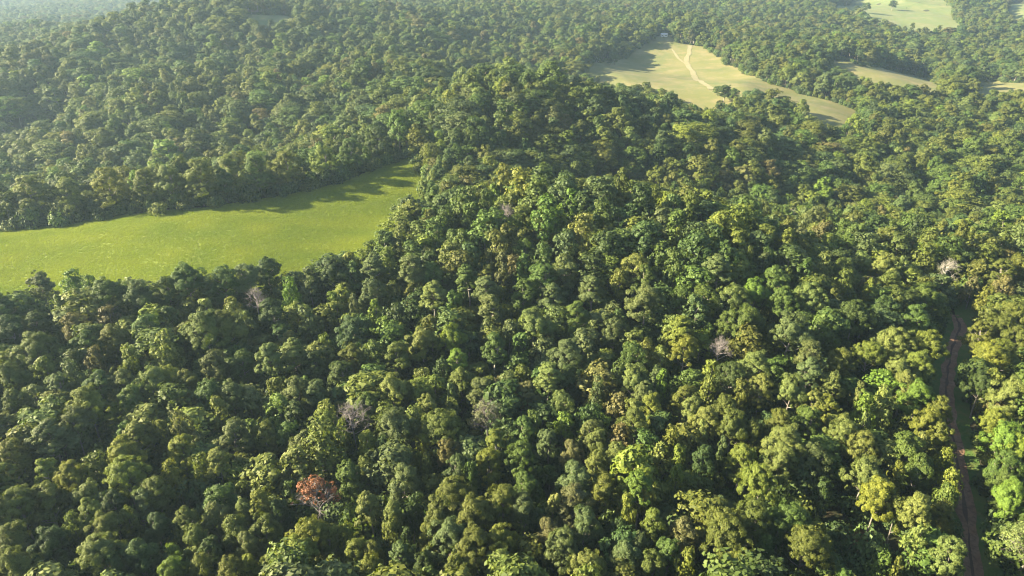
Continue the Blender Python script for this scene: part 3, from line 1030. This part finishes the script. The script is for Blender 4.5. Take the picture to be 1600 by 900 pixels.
def shrub_proto(seed, Rc, H, n, ls, mat):
    r = np.random.default_rng(seed)
    d = sphere_pts(n, r)
    lob = sphere_pts(7, r); lob[:, 2] = np.abs(lob[:, 2])
    k_ = r.integers(0, 7, n)
    Cc = lob[k_] * .5 * np.array([Rc, Rc, H]) + d * .5 * np.array([Rc, Rc, H * .6]) * r.uniform(.7, 1.1, (n, 1)) + np.array([0, 0, H * .25])
    Nn = unit(d + (0, 0, .4) + r.normal(size=(n, 3)) * .4)
    V, F = leaves(Cc, Nn, ls * r.uniform(.6, 1.3, n), r)
    return bpy.data.objects.new('undergrowth_shape', mesh_np('undergrowth_shape', V, F, [mat], {'v': r.random(n)}))


xs, ys = jgrid(-330, 330, 20, 430, 4.2, rng)
k = wedge(xs, ys, 40) & ~in_clear(xs, ys)
xs, ys = xs[k], ys[k]
rdd = road_dist(xs, ys)
k = (rdd > 4.2) & ~inside(xs, ys, P7)
k &= (rng.random(len(xs)) < .9)
xs, ys, rdd = xs[k], ys[k], rdd[k]
sz = rng.uniform(.8, 2.1, len(xs)) * np.where(rdd < 8, .8, 1)
ex, ey, es = [], [], []
for p in clear_polys:      # bushes along the edges of every clearing
    p = np.array(p)
    far_ = p[:, 1].mean() > 420
    L = np.hypot(*(np.roll(p, -1, 0) - p).T)
    for q in range(len(p)):
        n = max(1, int(L[q] / (3.0 if far_ else 1.9)))
        for k_ in range(n):
            c_ = p[q] + (p[(q + 1) % len(p)] - p[q]) * (k_ + rng.random()) / n
            ex.append(c_[0] + rng.normal() * 1.6); ey.append(c_[1] + rng.normal() * 1.6)
            es.append(rng.uniform(.8, 2.3) * (1 if rng.random() < .8 else .5))
ex, ey, es = map(np.array, (ex, ey, es))
k = road_dist(ex, ey) > 4
xs = np.r_[xs, ex[k]]; ys = np.r_[ys, ey[k]]; sz = np.r_[sz, es[k]]
T = np.array([TINTS['g'], TINTS['d'], TINTS['b'], TINTS['o']])
tt = T[rng.integers(0, 4, len(xs))] * rng.uniform(.8, 1.25, (len(xs), 1))
under = scatter_object('undergrowth', np.column_stack([xs, ys, height(xs, ys)]), np.column_stack([sz, sz, sz * rng.uniform(.8, 1.8, len(xs))]),
                       np.column_stack([np.zeros(len(xs)), np.zeros(len(xs)), rng.uniform(0, 6.28, len(xs))]), tt, rng.integers(0, 3, len(xs)),
                       [shrub_proto(500 + i, 2.2, 2.6, 700, .42, M_far) for i in range(3)])
tag(under, 'dark green undergrowth beneath the trees', 'undergrowth', None, 'stuff')

# meadow grass tufts


def tuft_proto(seed):
    r = np.random.default_rng(seed)
    n = 26
    c = np.column_stack([r.normal(size=(n, 2)) * .28, np.full(n, .0)])
    a = r.uniform(0, 6.28, n)
    w = np.column_stack([np.cos(a), np.sin(a), np.zeros(n)]) * .05
    tip = c + np.column_stack([r.normal(size=(n, 2)) * .14, r.uniform(.18, .42, n)])
    V = np.stack([c - w, c + w, tip + w * .4, tip - w * .4], 1).reshape(-1, 3)
    return bpy.data.objects.new('grass_tuft_shape', mesh_np('grass_tuft_shape', V, np.arange(4 * n).reshape(n, 4), [M_grass], {'v': .5 + .2 * r.random(n)}))


mp = np.array(meadow_poly)
xs, ys = jgrid(mp[:, 0].min(), mp[:, 0].max(), mp[:, 1].min(), mp[:, 1].max(), .62, rng)
k = inside(xs, ys, meadow_poly) & (np.abs(xs) < .8 * ys + 45)
k[k] = rng.random(k.sum()) > .10
xs, ys = xs[k], ys[k]
pat = .5 + .9 * (vnoise(xs / 12, ys / 7, 33)[:, None] - .5)
gt = np.array([.108, .155, .022]) * (1 - pat) + np.array([.170, .205, .027]) * pat
gt = gt * rng.uniform(.92, 1.18, (len(xs), 1))
sz = rng.uniform(.75, 1.05, len(xs))
grass = scatter_object('meadow_grass', np.column_stack([xs, ys, height(xs, ys) + .1]), np.column_stack([sz, sz, sz]),
                       np.column_stack([np.zeros(len(xs)), np.zeros(len(xs)), rng.uniform(0, 6.28, len(xs))]), gt,
                       rng.integers(0, 3, len(xs)), [tuft_proto(600 + i) for i in range(3)])
tag(grass, 'short green grass tufts covering the meadow', 'grass', None, 'stuff')
print('undergrowth+grass', len(xs))

# ------------------------------------------------------------------ lone trees and farm buildings on the far pastures
FAR_TREE_MESH = {}


def lone_tree(u, v, Rr, Hh, tc, label, group, lo=500, shape='r'):
    x, y = ground_at(u, v, lo=lo)
    e = link('broadleaf_tree', None)
    e.location = (x, y, hz(x, y)); e.rotation_euler.z = random.uniform(0, 6)
    crown, trunk, Rp, Hp, kd = near_protos[random.choice(SHAPE[shape])]
    e.scale = (Rr / Rp, Rr / Rp, Hh / Hp)
    c = link('crown', crown, e); c.color = (*TINTS[tc], 1)
    link('trunk', trunk, e)
    tag(e, label, 'tree', group)
    return e


lone_tree(1393, 17, 7.5, 17, 'd', 'lone round dark tree standing in the middle of the hilltop pasture', 'lone trees on the hilltop pasture', 900)
lone_tree(1352, 22, 7.5, 18, 'g', 'right of two dark trees on the pasture, left of the lone round tree', 'lone trees on the hilltop pasture', 900)
lone_tree(1336, 26, 7, 17, 'd', 'left of two dark trees on the pasture, left of the lone round tree', 'lone trees on the hilltop pasture', 900)
for u, v, R0, H0, tc, lb in [
        (1130, 162, 6.5, 15, 'd', 'tallest dark tree on the near edge of the yellow pasture, at its bend'),
        (1144, 164, 5.5, 13, 'g', 'dark round tree just right of the tallest pasture edge tree'),
        (1120, 152, 4, 9, 'g', 'small tree just left of the tallest pasture edge tree'),
        (970, 92, 6, 15, 'd', 'dark tree on the upper left flank of the yellow pasture'),
        (960, 103, 4.5, 11, 'g', 'small bushy tree on the left flank of the yellow pasture'),
        (952, 104, 4, 9, 'd', 'leftmost small bushy tree at the left end of the yellow pasture')]:
    lone_tree(u, v, R0, H0, tc, lb, 'trees along the yellow pasture', 450)

import bmesh


def box(bm, c, s, rot=None):
    r = bmesh.ops.create_cube(bm, size=1)
    bmesh.ops.scale(bm, verts=r['verts'], vec=s)
    bmesh.ops.translate(bm, verts=r['verts'], vec=c)
    return r['verts']


def bobj(name, bm, mat, parent):
    me = bpy.data.meshes.new(name); bm.to_mesh(me); bm.free()
    me.materials.append(mat)
    return link(name, me, parent)


M_white = plain_mat('white_paint', (.72, .70, .66))
M_roof = plain_mat('grey_metal_roof', (.42, .42, .43), .5)
M_glass = plain_mat('dark_window', (.04, .045, .05), .2)
M_doorm = plain_mat('brown_door', (.12, .08, .05))


def building(name, u, v, w, d, h, rz, label, cat, nwin):
    x, y = ground_at(u, v, lo=500)
    e = link(name, None); e.location = (x, y, hz(x, y) + .2); e.rotation_euler.z = rz
    tag(e, label, cat, None)
    bm = bmesh.new(); box(bm, (0, 0, h / 2), (w, d, h))
    # gable ends
    for sx in (-1, 1):
        a = bm.verts.new((sx * w / 2, -d / 2, h)); b = bm.verts.new((sx * w / 2, d / 2, h)); c = bm.verts.new((sx * w / 2, 0, h + d * .28))
        bm.faces.new((a, b, c))
    wall = bobj('wall', bm, M_white, e)
    bm = bmesh.new()
    pr = [(-d / 2 - .4, h - .1), (0, h + d * .28 + .1), (d / 2 + .4, h - .1), (d / 2 + .4, h + .1), (0, h + d * .28 + .32), (-d / 2 - .4, h + .1)]
    L = [bm.verts.new((-w / 2 - .4, a, b)) for a, b in pr]; Rv = [bm.verts.new((w / 2 + .4, a, b)) for a, b in pr]
    bm.faces.new(L[::-1]); bm.faces.new(Rv)
    for i in range(6):
        j = (i + 1) % 6
        bm.faces.new((L[i], L[j], Rv[j], Rv[i]))
    bobj('roof', bm, M_roof, e)
    bm = bmesh.new(); box(bm, (-w * .1, -d / 2 - .03, 1.05), (1.0, .08, 2.1)); bobj('door', bm, M_doorm, e)
    for i in range(nwin):
        wx = -w / 2 + w * (i + .5) / nwin + (.0 if abs(-w / 2 + w * (i + .5) / nwin + w * .1) > 1.2 else 1.4)
        bm = bmesh.new(); box(bm, (wx, -d / 2 - .02, 1.6), (1.1, .06, 1.0)); win = bobj('window', bm, M_glass, e)
        bm = bmesh.new()
        for c_, s_ in (((wx, -d / 2 - .05, 1.03), (1.3, .1, .1)), ((wx, -d / 2 - .05, 2.17), (1.3, .1, .1)), ((wx - .6, -d / 2 - .05, 1.6), (.1, .1, 1.04)), ((wx + .6, -d / 2 - .05, 1.6), (.1, .1, 1.04))):
            box(bm, c_, s_)
        bobj('frame', bm, M_white, win)
    return e


building('farmhouse', 1037, 58, 7.5, 4.2, 2.6, .2, 'small white farmhouse at the top of the yellow pasture below the trees', 'house', 3)
building('shed', 933, 97, 4.5, 3, 2.3, .4, 'tiny white shed at the left end of the yellow pasture', 'shed', 1)

# ------------------------------------------------------------------ haze, sky, sun
AZ = R_(-90)     # sun: left of the camera
EL = R_(24.5)
w = bpy.data.worlds.new('World'); sc.world = w
w.use_nodes = True
nt = w.node_tree; nt.nodes.clear()
sky = nt.nodes.new('ShaderNodeTexSky'); sky.sky_type = 'NISHITA'; sky.sun_disc = False
sky.sun_elevation = EL; sky.sun_rotation = AZ
sky.air_density = 1.2; sky.dust_density = 1.5
bg = nt.nodes.new('ShaderNodeBackground'); bg.inputs[1].default_value = .052
ow = nt.nodes.new('ShaderNodeOutputWorld')
nt.links.new(sky.outputs[0], bg.inputs[0]); nt.links.new(bg.outputs[0], ow.inputs[0])

sd = bpy.data.lights.new('sun', 'SUN'); sd.energy = 5.0; sd.angle = R_(.6); sd.color = (1.0, .87, .58)
so = bpy.data.objects.new('sun', sd); col.objects.link(so)
sdir = Vector((math.sin(AZ) * math.cos(EL), math.cos(AZ) * math.cos(EL), math.sin(EL)))
so.rotation_euler = sdir.to_track_quat('Z', 'Y').to_euler()

HAZE = .00010
if HAZE:
    zmin = float(min(v_.co.z for v_ in ground.data.vertices)) - 1
    xm = float(tx.max()) + 5; xn = float(tx.min()) - 5; ym = float(ty.max()) + 5; yn = float(ty.min()) - 5
    bm = bmesh.new()
    box(bm, ((xm + xn) / 2, (ym + yn) / 2, (zmin + 104) / 2), (xm - xn, ym - yn, 104 - zmin))
    t = NT('haze_air')
    pv_ = t.n('ShaderNodeVolumePrincipled')
    pv_.inputs['Color'].default_value = (.54, .76, 1.0, 1)
    pv_.inputs['Density'].default_value = HAZE
    pv_.inputs['Anisotropy'].default_value = .3
    t.l(pv_.outputs[0], t.out.inputs['Volume'])
    t.m.volume_intersection_method if False else None
    hzo = bobj('haze', bm, t.m, None)
    tag(hzo, 'thin bluish morning haze over the hills', None, None, 'stuff')

# ------------------------------------------------------------------ render settings
sc.render.engine = 'CYCLES'
c = sc.cycles
c.max_bounces = 5; c.diffuse_bounces = 3; c.glossy_bounces = 2; c.transmission_bounces = 3; c.volume_bounces = 0
c.transparent_max_bounces = 4
c.caustics_reflective = False; c.caustics_refractive = False
c.use_denoising = True; c.denoiser = 'OPENIMAGEDENOISE'; c.denoising_input_passes = 'RGB_ALBEDO_NORMAL'
c.sample_clamp_indirect = 6
c.filter_width = 1.1
sc.view_settings.view_transform = 'Standard'
sc.view_settings.look = 'None'
sc.view_settings.gamma = 1
sc.view_settings.exposure = 2.8
